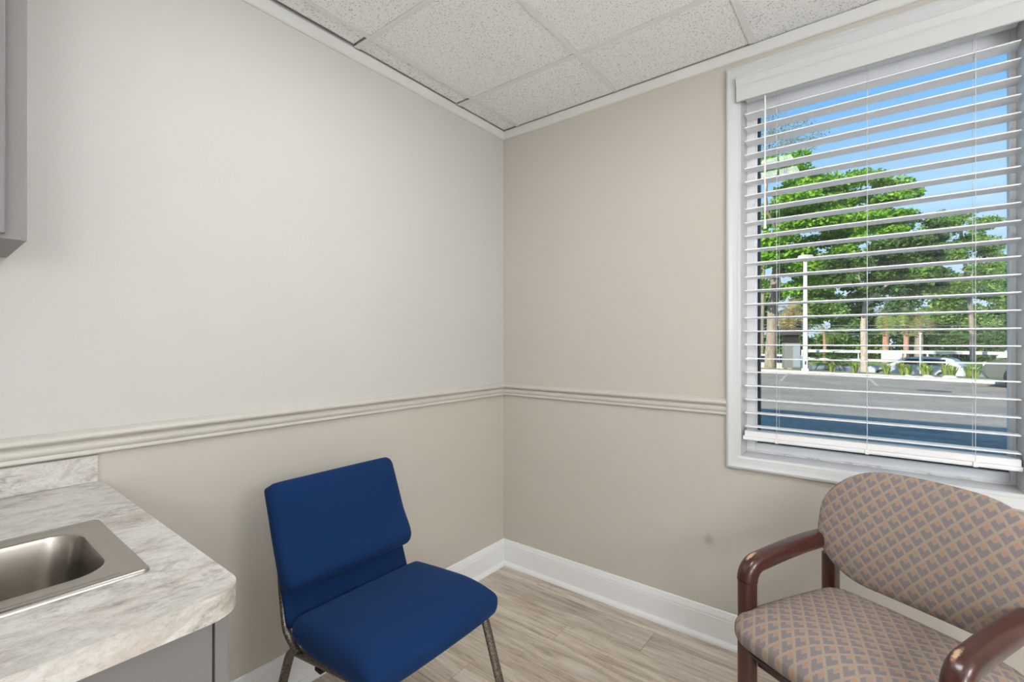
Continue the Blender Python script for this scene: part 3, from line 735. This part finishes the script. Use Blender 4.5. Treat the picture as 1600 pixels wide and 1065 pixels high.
def leaf_obj(name, v, m, parent):
    n_ = len(v) // 4; me = bpy.data.meshes.new(name); me.vertices.add(len(v)); me.vertices.foreach_set('co', v.ravel())
    me.loops.add(4 * n_); me.loops.foreach_set('vertex_index', np.arange(4 * n_, dtype=np.int32)); me.polygons.add(n_)
    me.polygons.foreach_set('loop_start', np.arange(0, 4 * n_, 4, dtype=np.int32)); me.update(calc_edges=True); me.validate()
    o = obj(name, me, m, parent); return o
def branch(mb_, pts, r0, r1, n_=9):
    P = [Vector(p) for p in pts]; loops = []
    for i, p in enumerate(P):
        t = (P[min(i + 1, len(P) - 1)] - P[max(i - 1, 0)]).normalized(); ref = Vector((1, 0, 0)) if abs(t.x) < .8 else Vector((0, 1, 0)); a = t.cross(ref).normalized(); b = t.cross(a)
        r = r0 + (r1 - r0) * i / (len(P) - 1); loops.append([p + (a * math.cos(2 * math.pi * k / n_) + b * math.sin(2 * math.pi * k / n_)) * r for k in range(n_)])
    mb_.loft(loops); return mb_
th = R(37.9); Fv = Vector((-math.sin(th), math.cos(th), 0)); Rv = Vector((math.cos(th), math.sin(th), 0))
def at(px, py, depth): return Vector(CAM) + (Fv + Rv * ((px - 800) / F_PX) + Vector((0, 0, (531.8 - py) / F_PX))) * depth
def tree(name, label, base_px, depth, r0, trunk, branches, clusters, n_, size, leafm, barkm, seed, flatten=.8, group=None, zbase=GZ):
    b0 = at(base_px, 560, depth); b0.z = zbase
    o = empty(name, b0); tag(o, label, 'tree', group); rs = np.random.RandomState(seed)
    P = [(0, 0, 0)] + [tuple(at(x, y, depth) - b0) for x, y in trunk]
    branch(MB(), P, r0, r0 * .62).build('trunk', barkm, o, 60)
    for pts, ra in branches: branch(MB(), [tuple(at(x, y, depth + dd) - b0) for x, y, dd in pts], ra, ra * .4, 7).build('branch', barkm, o, 60)
    cl = []
    for (x, y, rx, ry, dd) in clusters:
        p = at(x, y, depth + dd) - b0; k = (depth + dd) / F_PX; cl.append((p.x, p.y, p.z, rx * k, max(rx, ry) * k * flatten, ry * k))
    leaf_obj('foliage', leaves(rs, cl, n_, size), leafm, o); return o
# big bright oak on the left: layered sprays
rc = random.Random(3); oak = []
for (x, y, rx, ry) in [(1215, 262, 45, 20), (1245, 248, 30, 14), (1225, 292, 60, 20), (1290, 285, 52, 16), (1345, 280, 48, 15), (1395, 282, 38, 14), (1420, 297, 26, 10), (1240, 318, 66, 18), (1320, 312, 60, 16),
                       (1390, 312, 46, 14), (1200, 340, 40, 20), (1270, 345, 60, 17), (1345, 342, 56, 15), (1405, 335, 34, 12), (1215, 372, 50, 18), (1290, 375, 52, 16), (1350, 372, 40, 14), (1205, 405, 42, 18), (1250, 415, 48, 18),
                       (1300, 408, 38, 14), (1195, 440, 34, 20), (1232, 448, 34, 14), (1275, 440, 30, 12), (1300, 330, 50, 14), (1375, 330, 46, 12), (1330, 360, 50, 14), (1390, 355, 40, 12), (1260, 395, 50, 14), (1320, 395, 44, 14), (1230, 330, 50, 16), (1260, 275, 44, 14)]:
    for k in range(3): oak.append((x + rc.uniform(-.5, .5) * rx, y + rc.uniform(-.4, .4) * ry, rx * rc.uniform(.35, .6), ry * rc.uniform(.5, .85), rc.uniform(-2.2, 2.2)))
tree('oak_tree', 'big bright green layered tree on the left beyond the parking lot', 1203, 25.6, .30, [(1206, 520), (1207, 480), (1212, 430), (1222, 380), (1235, 320)],
     [([(1212, 430, 0), (1250, 400, .5), (1300, 370, 1), (1360, 340, 1)], .12), ([(1222, 380, 0), (1200, 330, -.5), (1195, 290, -1)], .10), ([(1230, 340, 0), (1290, 310, 1), (1380, 300, 1.5)], .10)], oak, 40000, .17, M_LEAF_BRIGHT, M_BARK, 11)
pale = []
for (x, y, rx, ry) in [(1320, 440, 30, 14), (1345, 408, 36, 16), (1390, 395, 40, 16), (1430, 372, 40, 15), (1400, 428, 40, 14), (1450, 400, 36, 16), (1440, 440, 36, 14), (1480, 428, 26, 14), (1375, 452, 34, 10), (1420, 345, 30, 10), (1340, 460, 24, 10), (1320, 405, 30, 14), (1365, 380, 36, 14), (1410, 405, 40, 14), (1460, 372, 30, 12), (1470, 345, 24, 10), (1300, 425, 26, 12)]:
    for k in range(3): pale.append((x + rc.uniform(-.6, .6) * rx, y + rc.uniform(-.5, .5) * ry, rx * rc.uniform(.3, .55), ry * rc.uniform(.45, .8), rc.uniform(-1.5, 1.5)))
tree('street_tree', 'pale-barked forked tree with dark leaves growing beside the planting bed', 1350, 21.6, .155, [(1350, 545), (1349, 505), (1352, 475)],
     [([(1352, 478, 0), (1368, 458, 0), (1388, 443, 0), (1420, 415, .5)], .085), ([(1352, 476, 0), (1349, 455, 0), (1340, 425, -.3), (1335, 390, -.5)], .075), ([(1385, 444, 0), (1395, 410, .6), (1410, 370, 1)], .05)], pale, 21000, .14, M_LEAF_DARK, M_BARK_PALE, 12)
sp = []
for (x, y, rx, ry) in [(1500, 338, 30, 10), (1535, 352, 26, 12), (1480, 362, 34, 12), (1540, 378, 26, 12), (1500, 388, 34, 12), (1460, 390, 26, 12), (1545, 405, 26, 12), (1510, 415, 34, 12), (1560, 430, 30, 14), (1520, 445, 40, 12), (1470, 350, 20, 10)]:
    for k in range(3): sp.append((x + rc.uniform(-.7, .7) * rx, y - 8 + rc.uniform(-.9, .9) * ry, rx * rc.uniform(.4, .65), ry * rc.uniform(.6, 1.0), rc.uniform(-2, 2)))
tree('airy_tree', 'airy grey-green tree with sky showing through on the right', 1520, 34, .16, [(1518, 500), (1512, 440), (1505, 390), (1500, 350)],
     [([(1512, 440, 0), (1530, 410, 0), (1550, 380, 0)], .07), ([(1506, 400, 0), (1480, 380, 0), (1465, 360, 0)], .07)], sp, 13000, .16, M_LEAF_MID, M_BARK, 13)
tw = [(1205, 190, 26, 14, 0), (1230, 200, 34, 14, 1), (1258, 212, 32, 12, 0), (1212, 218, 34, 14, -1), (1245, 228, 36, 10, 0), (1190, 205, 20, 22, 0)]
tree('bare_tree', 'tall thin tree with sparse olive twigs rising above the bright green tree', 1190, 38, .16, [(1192, 450), (1195, 330), (1200, 250)],
     [([(1200, 260, 0), (1225, 220, 0), (1260, 200, 0)], .05), ([(1200, 255, 0), (1203, 215, 0), (1208, 180, 0)], .05), ([(1210, 240, 0), (1250, 228, 0), (1280, 215, 0)], .04)], tw, 3600, .10, M_LEAF_OLIVE, M_BARK, 14)
# wooded backdrop across the road
spots = [(1120, 'dark', 380), (1180, 'mid', 385), (1240, 'dark', 390), (1300, 'mid', 400), (1360, 'dark', 395), (1412, 'dark', 400), (1462, 'mid', 405), (1510, 'mid', 425), (1560, 'mid', 415), (1620, 'dark', 410), (1680, 'mid', 410)]
desc = ['dark tree of the wooded backdrop, half hidden by the window frame', 'leafy mid green tree across the road behind the thick trunk', 'dark leafy tree across the road behind the white light pole',
        'mid green tree across the road between the light pole and the pale-barked tree', 'dark tree across the road directly behind the pale-barked tree', 'dark tree across the road behind the middle of the trailer',
        'mid green tree across the road behind the trailer wheels', 'light green tree across the road left of the parked dark car', 'light green tree across the road above the parked dark car', 'dark tree at the right window edge across the road', 'rightmost light green tree of the wooded backdrop']
for i, (px, kind, top) in enumerate(spots):
    dep = 60 + (i % 3) * 9; cl = []
    for k in range(16):
        yy_ = top + 12 + (530 - top) * (k / 15) * .95; cl.append((px + rc.uniform(-30, 30), yy_, rc.uniform(14, 26), rc.uniform(9, 15), rc.uniform(-2, 2)))
    tree('broadleaf_tree', desc[i], px, dep, .22, [(px, 500), (px + 3, top + 25)], [], cl, 7000, .40, M_LEAF_DARK if kind == 'dark' else M_LEAF_MID, M_BARK, 40 + i, group='trees across the road', zbase=-1.0)
# low hedge below them
for i, px in enumerate((1180, 1270, 1360, 1450, 1540, 1630)):
    dep = 52.0; b0 = at(px, 540, dep); b0.z = -1.0; o = empty('hedge_shrub', b0)
    tag(o, ['low dark shrub across the road, leftmost of the row', 'second low dark shrub from the left across the road', 'third low dark shrub from the left across the road', 'third low dark shrub from the right across the road', 'second low dark shrub from the right across the road', 'low dark shrub across the road, rightmost of the row'][i], 'shrub', 'shrubs across the road')
    rs = np.random.RandomState(70 + i); cl = [(rs.uniform(-2.2, 2.2), rs.uniform(-.6, .6), rs.uniform(.5, 2.6), 1.3, .9, .8) for k in range(10)]
    leaf_obj('foliage', leaves(rs, cl, 3000, .34), M_LEAF_DARK, o)
    for k in range(5): branch(MB(), [(cl[k][0], cl[k][1], 0), (cl[k][0] * .95, cl[k][1], cl[k][2])], .05, .02, 6).build('stem', M_BARK, o, 60)

# palms
def frond_mesh(L, droop, seed):
    rs = random.Random(seed); m_ = MB(); n_ = 9
    pts = [Vector((L * t * (1 - .25 * droop * t), 0, L * (.55 * t - (.55 + droop) * t * t))) for t in [i / n_ for i in range(n_ + 1)]]
    for i in range(n_):
        p, q = pts[i], pts[i + 1]; m_.add([p + Vector((0, -.02, 0)), q + Vector((0, -.015, 0)), q + Vector((0, .015, 0)), p + Vector((0, .02, 0))], [(0, 1, 2, 3)])
        if i < 1: continue
        for s in (-1, 1):
            for k in range(2):
                p_ = p.lerp(q, k * .5); wl_ = L * .30 * math.sin(math.pi * (.15 + .75 * i / n_)); d = Vector((.45 * wl_, s * wl_, -.35 * wl_)); w_ = (q - p) * .32
                m_.add([p_, p_ + w_, p_ + d + w_ * .1], [(0, 1, 2)])
    me = mesh('frond', m_.v, m_.f); return me
FR = {}
def palm(label, px, base_y, top_y, depth, r, L, n_, m, barkm, droop, seed, name='palm_tree'):
    b0 = at(px, base_y, depth); b0.z = GZ if depth < 24 else -1.0; o = empty(name, b0); tag(o, label, 'palm'); h_ = (at(px, top_y, depth) - b0).z; rs = random.Random(seed)
    branch(MB(), [(0, 0, 0), (.05, 0, h_ * .5), (0, 0, h_)], r, r * .8, 10).build('trunk', barkm, o, 60)
    key = (L, droop, m.name)
    if key not in FR: FR[key] = frond_mesh(L, droop, 1); FR[key].materials.append(m)
    for k in range(n_):
        obj('frond', FR[key], None, o, (0, 0, h_), (rs.uniform(-.2, .2), rs.uniform(-1.1, .9), 2 * math.pi * k / n_ + rs.uniform(-.2, .2)))
palm('stout palm with dry yellow fronds between the thick trunk and the light pole', 1236, 560, 486, 34, .30, 1.7, 24, M_FROND_DRY, M_BARK, .45, 1)
palm('reddish-trunked palm just right of the pale-barked tree', 1383, 548, 488, 48.5, .30, 2.0, 16, M_FROND, M_BARK_PINK, .8, 2)
palm('pale slim palm right of the reddish-trunked palm', 1415, 548, 490, 44.0, .24, 1.9, 16, M_FROND, M_BARK_PINK, .8, 3)
palm('rough-trunked palm with drooping tan fronds behind the trailer', 1435, 560, 496, 50.5, .42, 2.1, 22, M_FROND_DRY, M_BARK, .55, 4)
palm('small slender palm right of the white light pole', 1288, 552, 516, 49, .17, 1.5, 12, M_FROND, M_BARK_PINK, .7, 5)
palm('low dark sago palm growing in the bed right of the light pole', 1301, 582, 563, 22.6, .12, 1.0, 26, M_LEAF_DARK, M_BARK, .55, 6, 'sago_palm')

# strap-leaf clumps and rocks in the bed
def clump_mesh(seed, n_=60, h_=.60):
    rs = random.Random(seed); m_ = MB()
    for k in range(n_):
        a = rs.uniform(0, 6.28); lean = rs.uniform(.15, .75); L = h_ * rs.uniform(.7, 1.2); d = Vector((math.cos(a), math.sin(a), 0)); s_ = Vector((-d.y, d.x, 0)) * .022
        pts = [d * (.06 * rs.random()), d * lean * L * .45 + Vector((0, 0, L * .62)), d * lean * L + Vector((0, 0, L * (.85 - .35 * lean)))]
        m_.add([pts[0] - s_ * .7, pts[0] + s_ * .7, pts[1] + s_, pts[1] - s_, pts[2]], [(0, 1, 2, 3), (3, 2, 4)])
    me = mesh('clump', m_.v, m_.f); me.materials.append(M_LEAF_STRAP); return me
CM = [clump_mesh(s) for s in (1, 2, 3)]
ords = ['first', 'second', 'third', 'fourth', 'fifth', 'sixth', 'seventh', 'eighth', 'ninth', 'tenth', 'eleventh', 'twelfth', 'thirteenth', 'fourteenth', 'fifteenth', 'sixteenth']
spots_b = sorted([(-.1, .85), (.75, .9), (1.85, .85), (2.5, .95), (3.15, .85), (3.8, .95), (4.45, .85), (5.15, .9), (5.9, .9), (2.15, 1.7), (2.85, 1.75), (3.5, 1.7), (4.15, 1.7), (4.8, 1.75), (5.5, 1.75), (6.25, 1.7)])
for i, (a, b) in enumerate(spots_b):
    o = obj('strap_leaf_plant', CM[i % 3], None, None, kp(a, b, .05), (0, 0, i * 1.3)); sc = .92 + .12 * ((i * 5) % 3) / 2 + (.12 if b > 1.2 else 0); o.scale = (sc,) * 3
    tag(o, 'yellow-green strap-leaf plant in the bed, %s from the sago palm counting rightwards' % ords[i], 'plant', 'strap-leaf plants in the bed')
def rock(px_a, b, w, h_, seed, label):
    bm_ = bmesh.new(); bmesh.ops.create_icosphere(bm_, subdivisions=2, radius=1); rs = random.Random(seed)
    for v in bm_.verts: k = 1 + rs.uniform(-.16, .16); v.co = Vector((v.co.x * w * k, v.co.y * w * .7 * k, max(-.3, v.co.z) * h_ * k))
    o = bm_obj('rock', bm_, M_CURB, None, 35, kp(px_a, b, .06 + h_ * .25)); tag(o, label, 'rock', 'pale rocks edging the bed')
rock(3.22, .36, .18, .10, 1, 'pale rock at the foot of the thin white signpost'); rock(3.84, .36, .22, .12, 2, 'larger pale rock just right of the thin white signpost'); rock(2.65, .36, .14, .08, 3, 'small pale rock left of the thin white signpost')

# ------------------------------------------------------------------ outside: pole, kiosk, post, cables
M_POLE = mat('white painted concrete pole', srgb(198, 192, 182), .7)
b0 = at(1258.5, 578, 22.0); b0.z = GZ + .06; lpz = empty('light_pole', b0); tag(lpz, 'white square light pole with a boxy lamp head beyond the curb', 'light pole')
hp = (at(1258, 407, 22.0) - b0).z
MB().loft([[(x, y, z) for x, y in rrect(w_, w_, .02, 2)] for z, w_ in ((0, .20), (hp, .155))]).build('pole', M_POLE, lpz, 40)
MB().loft([[(x, y, z) for x, y in rrect(.30, .30, .02, 2)] for z in (0, .12)]).build('base', M_POLE, lpz, 40)
MB().loft([[(x, y, z) for x, y in rrect(w_, l_, .03, 2)] for z, w_, l_ in ((hp, .10, .10), (hp + .10, .10, .10))]).build('neck', M_POLE, lpz, 40)
MB().loft([[(x, y, z) for x, y in rrect(w_, l_, .03, 2)] for z, w_, l_ in ((hp + .08, .50, .42), (hp + .12, .54, .46), (hp + .27, .46, .38))]).build('lamp_head', M_POLE, lpz, 40, rot=(0, 0, R(40)))
MB().box(-.05, .05, -.106, -.100, .30, .46).build('hand_hole', M_DARK, lpz, rot=(0, 0, R(20)))

b0 = at(1236, 578, 24.4); b0.z = GZ + .05; ko = empty('utility_kiosk', b0, R(20)); tag(ko, 'grey utility kiosk with a dark hipped cap left of the light pole', 'kiosk')
M_KG = mat('grey kiosk paint', srgb(126, 126, 122), .6); M_KB = mat('pale blue kiosk panel', srgb(150, 156, 164), .5); M_KR = mat('dark brown kiosk cap', srgb(70, 60, 58), .6)
MB().box(-.36, .36, -.30, .30, 0, 1.30).build('body', M_KG, ko, bevel=.02); MB().box(.02, .34, -.315, -.30, .08, 1.22).build('door', M_KB, ko, bevel=.004)
MB().box(-.30, .30, -.26, .26, 1.30, 1.72).build('upper_box', M_DARK, ko, bevel=.01)
MB().loft([[(x * s_, y * s_, z) for x, y in rrect(.98, .86, .02, 2)] for z, s_ in ((1.72, 1.0), (1.82, 1.0), (2.02, .62))]).build('cap', M_KR, ko, 30)
b0 = at(1438, 584, 20.2); b0.z = GZ + .05
o = empty('signpost', b0); tag(o, 'thin white signpost standing among the strap-leaf plants', 'post')
cyl(MB(), (0, 0, 0), (0, 0, 1.72), .03, None, 8).build('post', M_POLE, o, 40); MB().box(-.05, .05, -.035, .035, 1.70, 1.76).build('cap', M_POLE, o, bevel=.005)
M_CABLE = mat('grey utility cable', srgb(150, 150, 150), .6)
for i, y in enumerate((503, 508, 516)):
    p = at(950, y, 40); q = at(1950, y + 1, 40); d = (q - p) / 24; m_ = MB()
    branch(m_, [p + d * k - p + Vector((0, 0, -.25 * math.sin(math.pi * k / 24))) for k in range(25)], .022, .022, 5)
    o = m_.build('utility_cable', M_CABLE, None, 60, loc=p); tag(o, '%s of three grey utility cables strung across the road' % ['topmost', 'middle', 'lowest'][i], 'cable', 'cables along the road')

# ------------------------------------------------------------------ outside: vehicles
M_TYRE = mat('black tyre rubber', srgb(30, 30, 30), .8); M_RIM = mat('wheel alloy', srgb(170, 172, 174), .3, .9); M_CARGLASS = mat('dark car glass', srgb(40, 46, 50), .08); M_LIGHT = mat('headlamp lens', srgb(210, 214, 214), .15)
def car(label, paint, loc, rz, L=4.6, Wd=1.85, hood=.95, roof=1.65, name='car', cab=0.0):
    o = empty(name, loc, rz); tag(o, label, 'car'); m_ = MB(); h2 = L / 2; wr = .35
    prof = [(-h2 + .10, .28), (-h2, .42), (-h2 + .01, .66), (-h2 + .10, hood - .14), (-h2 + .45, hood - .03), (-h2 + 1.25, hood + .02), (h2 - .35, hood + .03), (h2 - .03, hood - .05), (h2, .60), (h2 - .06, .30), (h2 - .5, .24), (-h2 + .5, .24)]
    loops = []
    for y, s_ in ((-Wd / 2, .965), (-Wd / 2 + .07, 1.0), (Wd / 2 - .07, 1.0), (Wd / 2, .965)): loops.append([(x * s_, y, .55 + (z - .55) * s_) for x, z in prof])
    body = m_.loft(loops).build('body', paint, o, 40)
    cp = [(-h2 + 1.05 - cab, hood), (-h2 + 1.80 - cab, roof - .04), (-h2 + 2.1 - cab, roof), (h2 - .85, roof - .01), (h2 - .55, roof - .08), (h2 - .16, hood)]
    MB().loft([[(x, y * (1 if z < hood + .01 else .80), z) for x, z in cp] for y in (-Wd / 2 + .06, Wd / 2 - .06)]).build('cabin', paint, o, 30)
    for s in (-1, 1):
        for (xa, xb) in ((-h2 + 1.50 - cab, -h2 + 2.45), (-h2 + 2.55, h2 - .75)):
            y0_, y1_ = s * (Wd / 2 - .052), s * (Wd / 2 - .052) * .835
            MB().loft([[(xa + .0, y0_ + d, hood + .06), (xb, y0_ + d, hood + .06), (xb - .05, y1_ + d, roof - .10), (xa + (.42 if xa < -h2 + 1.6 else .04), y1_ + d, roof - .10)] for d in (-.012 * s, .012 * s)]).build('window', M_CARGLASS, o)
    yg = (Wd / 2 - .16)
    MB().loft([[(-h2 + 1.13 - cab + d, -yg, hood + .05), (-h2 + 1.13 - cab + d, yg, hood + .05), (-h2 + 1.80 - cab + d, yg * .84, roof - .07), (-h2 + 1.80 - cab + d, -yg * .84, roof - .07)] for d in (-.05, .0)]).build('windshield', M_CARGLASS, o)
    for sx_ in (-h2 + .82, h2 - .82):
        for s in (-1, 1):
            y = s * (Wd / 2 - .09); wm = MB()
            wm.loft([[(sx_ + r * math.cos(2 * math.pi * i / 20), y + dy, wr + r * math.sin(2 * math.pi * i / 20)) for i in range(20)] for dy, r in ((-.11, wr - .03), (-.10, wr), (.10, wr), (.11, wr - .03))])
            wo_ = wm.build('wheel', M_TYRE, o, 40)
            hm = MB(); hm.loft([[(sx_ + r * math.cos(2 * math.pi * i / 16), y + s * dy, wr + r * math.sin(2 * math.pi * i / 16)) for i in range(16)] for dy, r in ((.10, .22), (.114, .21), (.118, .05))]); hm.build('hub', M_RIM, wo_, 40)
    for s in (-1, 1): MB().box(-h2 + .01, -h2 + .16, s * (Wd / 2 - .22) - .16, s * (Wd / 2 - .22) + .16, .66, .80).build('headlight', M_LIGHT, o, bevel=.02)
    return o
M_CARG = mat('dark grey green car paint', srgb(104, 108, 98), .28, .4, coat=.6); M_CARW = mat('silver white car paint', srgb(186, 188, 190), .3, coat=.5); M_CARB = mat('pale cream car paint', srgb(216, 206, 186), .3, coat=.5)
p = at(1534, 604, 14.85); sd = Vector((math.cos(R(-16)), math.sin(R(-16)), 0)); c0 = Vector((p.x, p.y, GZ)) + sd * 2.3 + Vector((-sd.y, sd.x, 0)) * .92
car('dark grey-green car parked at the right edge of the window view', M_CARG, c0, R(-16), cab=.75)
p = at(1432, 575, 26.6); car('silver white car on the road behind the planting bed', M_CARW, (p.x, p.y, GZ + ROADZ), KA, 4.3, 1.8, .95, 1.42)
p = at(1200, 576, 29.5); car('pale cream car half hidden behind the thick trunk', M_CARB, (p.x, p.y, GZ + ROADZ), KA, 4.4, 1.8, .95, 1.50)

b0 = at(1416, 566, 40.5); b0.z = GZ + ROADZ; tr = empty('flatbed_trailer', b0, KA + R(10)); tag(tr, 'long white flatbed trailer standing on the far side of the road', 'trailer')
M_TRL = mat('white trailer paint', srgb(200, 196, 188), .5); TLn = 7.6
for s in (-1, 1):
    MB().box(-TLn, TLn, s * 1.2 - .05, s * 1.2 + .05, 1.25, 1.48).build('side_beam', M_TRL, tr, bevel=.006)
    MB().box(-TLn, TLn * .2, s * 1.2 - .03, s * 1.2 + .03, .62, .72).build('lower_rail', M_TRL, tr, bevel=.004)
    for x in (-TLn + .05, -3.2, 0, 1.4): MB().box(x - .05, x + .05, s * 1.2 - .028, s * 1.2 + .028, .72, 1.25).build('upright', M_TRL, tr)
    for x in (2.6, 6.2):
        wm = MB(); wm.loft([[(x + r * math.cos(2 * math.pi * i / 20), s * 1.0 + dy, .5 + r * math.sin(2 * math.pi * i / 20)) for i in range(20)] for dy, r in ((-.14, .46), (-.12, .5), (.12, .5), (.14, .46))]); wo_ = wm.build('wheel', M_TYRE, tr, 40)
        hm = MB(); hm.loft([[(x + r * math.cos(2 * math.pi * i / 16), s * (1.0 + dy), .5 + r * math.sin(2 * math.pi * i / 16)) for i in range(16)] for dy, r in ((.12, .32), (.144, .30), (.148, .08))]); hm.build('hub', M_RIM, wo_, 40)
MB().box(-TLn, TLn, -1.15, 1.15, 1.38, 1.44).build('deck', M_DARK, tr)
MB().box(-1.6, -.2, -1.28, -1.255, .74, 1.24).build('panel', M_TRL, tr)
MB().box(TLn - .05, TLn, -1.15, 1.15, .55, 1.25).build('tail_frame', M_TRL, tr)
